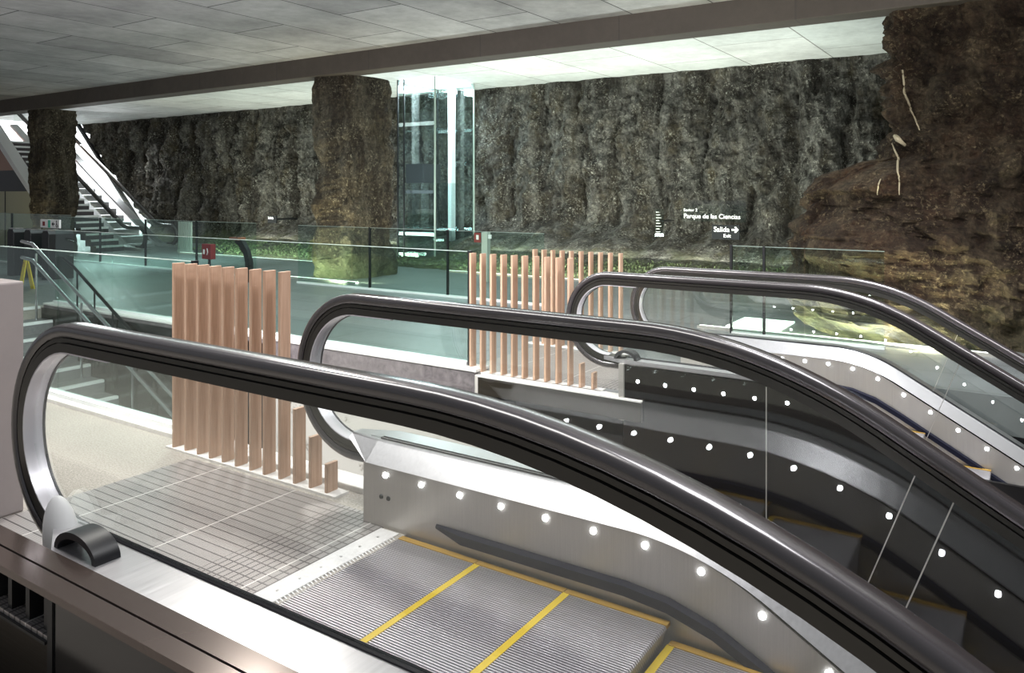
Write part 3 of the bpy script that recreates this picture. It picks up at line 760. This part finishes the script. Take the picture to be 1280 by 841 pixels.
# exit signs and lettering at the rock wall
def exit_sign(x, y, z, w, h, label, txt, sub, arrow=True):
    r = thing('exit_sign', (x, y, z), label, 'sign')
    MB().box(x - w / 2, x + w / 2, y, y + .03, z - h / 2, z + h / 2).build('board', M['signblack'], r)
    for sx_ in (-.3, .3): MB().box(x + sx_ * w - .012, x + sx_ * w + .012, y + .03, y + 1.0, z - .02, z + .02).build('bracket', M['darkmetal'], r)
    text_mesh(txt, h * .5, M['lettering'], r, 'lettering', (x - w * .44, y - .004, z + h * .02))
    if sub: text_mesh(sub, h * .34, M['lettering'], r, 'lettering', (x - w * .08, y - .004, z - h * .36))
    if arrow:
        ax = x + w * .36; az = z + h * .18; q = h / .23
        P = [(-.06, -.013), (-.06, .013), (.01, .013), (-.02, .045), (.008, .045), (.05, 0), (.008, -.045), (-.02, -.045), (.01, -.013)]
        MB().prism_xz([(ax + a * q, az + b * q) for a, b in P], y - .006, y).build('arrow', M['lettering'], r)
exit_sign(-4.72, 14.4, .83, .52, .27, 'small black exit sign reading Salida at the rock wall, right of centre', 'Salida', 'Exit')
exit_sign(-17.35, 14.3, .83, .36, .2, 'tiny black sign on the far rock wall between the two pillars', 'Salida', None, arrow=False)
nb = thing('name_board', (-4.7, 14.45, 1.2), 'clear station name board with white lettering above the small black exit sign', 'sign')
MB().box(-5.6, -4.35, 14.43, 14.442, 1.02, 1.42).build('clear_pane', M['glass'], nb)
for x in (-5.5, -4.45): MB().box(x - .01, x + .01, 14.442, 15.1, 1.2, 1.22).build('bracket', M['darkmetal'], nb)
text_mesh('Parque de las Ciencias', .122, M['lettering'], nb, 'lettering', (-5.55, 14.424, 1.08))
text_mesh('Sector 2', .08, M['lettering'], nb, 'lettering', (-5.55, 14.424, 1.21))
sc_ = thing('scale_board', (-6.1, 14.4, 1.0), 'clear board with fine pale marks standing at the rock wall', 'sign')
MB().box(-6.13, -5.95, 14.4, 14.41, .7, 1.25).build('clear_pane', M['glass'], sc_)
for x in (-6.1, -5.98): MB().box(x - .008, x + .008, 14.412, 15.0, 1.0, 1.016).build('bracket', M['darkmetal'], sc_)
for k in range(9): MB().box(-6.11, -6.0 - .02 * (k % 3), 14.396, 14.4, .74 + .055 * k, .75 + .055 * k).build('mark', M['pale'], sc_)

# low foliage on the bank (nobody could count the leaves)
pl = MB()
for k in range(9000):
    x = random.uniform(-18.5, -2.6); t = random.random(); y = 12.45 + t * 1.0; z = .02 + t * .22 + random.random() * .06
    if -11.9 < x < -10.2 and y > 12.8: continue
    a = random.uniform(0, 6.28); l = random.uniform(.02, .07); dx, dy = cos(a) * l, sin(a) * l; h = random.uniform(.0, .06)
    pl.add([(x, y, z), (x + dx * .5 - dy * .3, y + dy * .5 + dx * .3, z + h * .7), (x + dx, y + dy, z + h), (x + dx * .5 + dy * .3, y + dy * .5 - dx * .3, z + h * .6)], [(0, 1, 2, 3)])
po = pl.build('foliage', M['plant']); po['kind'] = 'stuff'; tag(po, 'low green plants growing along the foot of the rock wall', 'plants')

# ------------------------------------------------------------------ light
def area(name, loc, aim, sx_, sy_, power, color=(1, 1, 1), spread=180):
    l = bpy.data.lights.new(name, 'AREA'); l.shape = 'RECTANGLE'; l.size = sx_; l.size_y = sy_; l.energy = power; l.color = color; l.spread = radians(spread)
    o = bpy.data.objects.new(name, l); COL.objects.link(o); o.location = loc
    o.rotation_euler = (Vector(aim) - Vector(loc)).to_track_quat('-Z', 'Y').to_euler(); return o
area('skylight', (-3.4, 1.6, 5.0), (-3.2, 3.4, 0), 4.5, 1.2, 190, (1, .97, .94))
area('landing_lamp', (-5.6, 4.4, 4.0), (-4.4, 2.2, 0), .3, .3, 125, (1, .95, .9))
area('escalator_fill', (-.2, 3.0, 4.6), (-1.2, 2.4, 0), 2.2, 1.5, 170, (1, .97, 1))  # added overhead so the near steel decks go white, no fitting here
area('escalator_fill', (-.8, 6.1, 4.0), (-1.2, 6.4, 0), 2.0, .8, 120, (.97, .96, 1), 110)  # added to whiten the far deck of the second escalator
area('stair_well_fill', (-5.0, 2.2, 3.9), (-5.6, 5.5, -.6), 2, .6, 130, (1, .98, .97), 100)  # added fill that brightens the upstand and far wall of the well
def spot(name, loc, aim, power, deg, blend, color=(1, 1, 1), r=.03):
    l = bpy.data.lights.new(name, 'SPOT'); l.energy = power; l.spot_size = radians(deg); l.spot_blend = blend; l.color = color; l.shadow_soft_size = r
    o = bpy.data.objects.new(name, l); COL.objects.link(o); o.location = loc
    o.rotation_euler = (Vector(aim) - Vector(loc)).to_track_quat('-Z', 'Y').to_euler(); return o
for k, x in enumerate((-17.5, -13.4, -8, -4.6)):
    area('wall_uplight', (x, 13.5, .42), (x, 15.0, 2.6), 3.6, .12, 95, (.97, 1, .86))
for k, x in enumerate((-16, -13.2, -8, -4.6)):
    area('bank_light', (x, 12.2, .12), (x, 13.4, .5), 3.0, .1, 34, (.95, 1, .85))
area('pillar_uplight', (-9.75, 9.7, .06), (-10.1, 10.6, 1.2), .9, .15, 42, (1, .93, .62))
area('pillar_uplight', (-10.8, 9.75, .06), (-10.8, 10.4, 1.2), .9, .15, 36, (1, .93, .62))
area('pillar_uplight', (-21.0, 9.6, .06), (-21.2, 10.4, 1.2), .9, .15, 16, (1, .93, .62))
area('outcrop_uplight', (-1.7, 8.75, .08), (-1.6, 9.9, 1.3), 2.0, .15, 105, (.98, .96, .66))
area('hall_lamp', (-13, 8.2, 3.6), (-13, 8.2, 0), 8, 1.0, 130, (.86, 1, .98))
area('hall_lamp', (-5.5, 9, 3.6), (-5.5, 9, 0), 5, .8, 110, (.9, 1, 1))
area('back_ceiling_lamp', (-7, 12.0, .6), (-7, 12.6, 4), 12, .3, 230, (.9, 1, .97))
area('ceiling_fill', (-6, 2.0, 2.6), (-8, 6.5, 4.1), 6, .5, 310, (1, .95, .96))  # unseen fill added to brighten the near ceiling, no fitting here
area('ceiling_fill', (1.0, 4.5, 2.8), (-3, 8.5, 4.1), 3, .5, 160, (1, .99, .98))  # second added ceiling fill, on the right, also out of view
area('passage_daylight', (-34, 15.4, 8.0), (-34, 17.3, 1.5), 22, 1.5, 9000, (.95, .98, 1))
area('passage_daylight', (-25, 13.9, 3.2), (-23, 12.6, 0), 1.5, .6, 90, (.95, .98, 1))
spot('hall_spotlight', (-16, 9.0, 4.0), (-16.6, 10.3, 0), 1700, 70, 1.0, (.85, 1, 1))
area('lift_lamp_light', (-11.1, 13.7, 3.95), (-11.1, 13.7, 0), .9, 1.2, 220, (.9, .97, 1))
w = bpy.data.worlds.new('world'); S.world = w; w.use_nodes = True
w.node_tree.nodes['Background'].inputs[0].default_value = (.9, .93, 1, 1); w.node_tree.nodes['Background'].inputs[1].default_value = .22
S.view_settings.view_transform = 'Standard'; S.view_settings.look = 'None'; S.view_settings.exposure = 0; S.view_settings.gamma = 1
S.view_settings.use_curve_mapping = False
for o in S.objects:
    if '_o' in o: del o['_o']
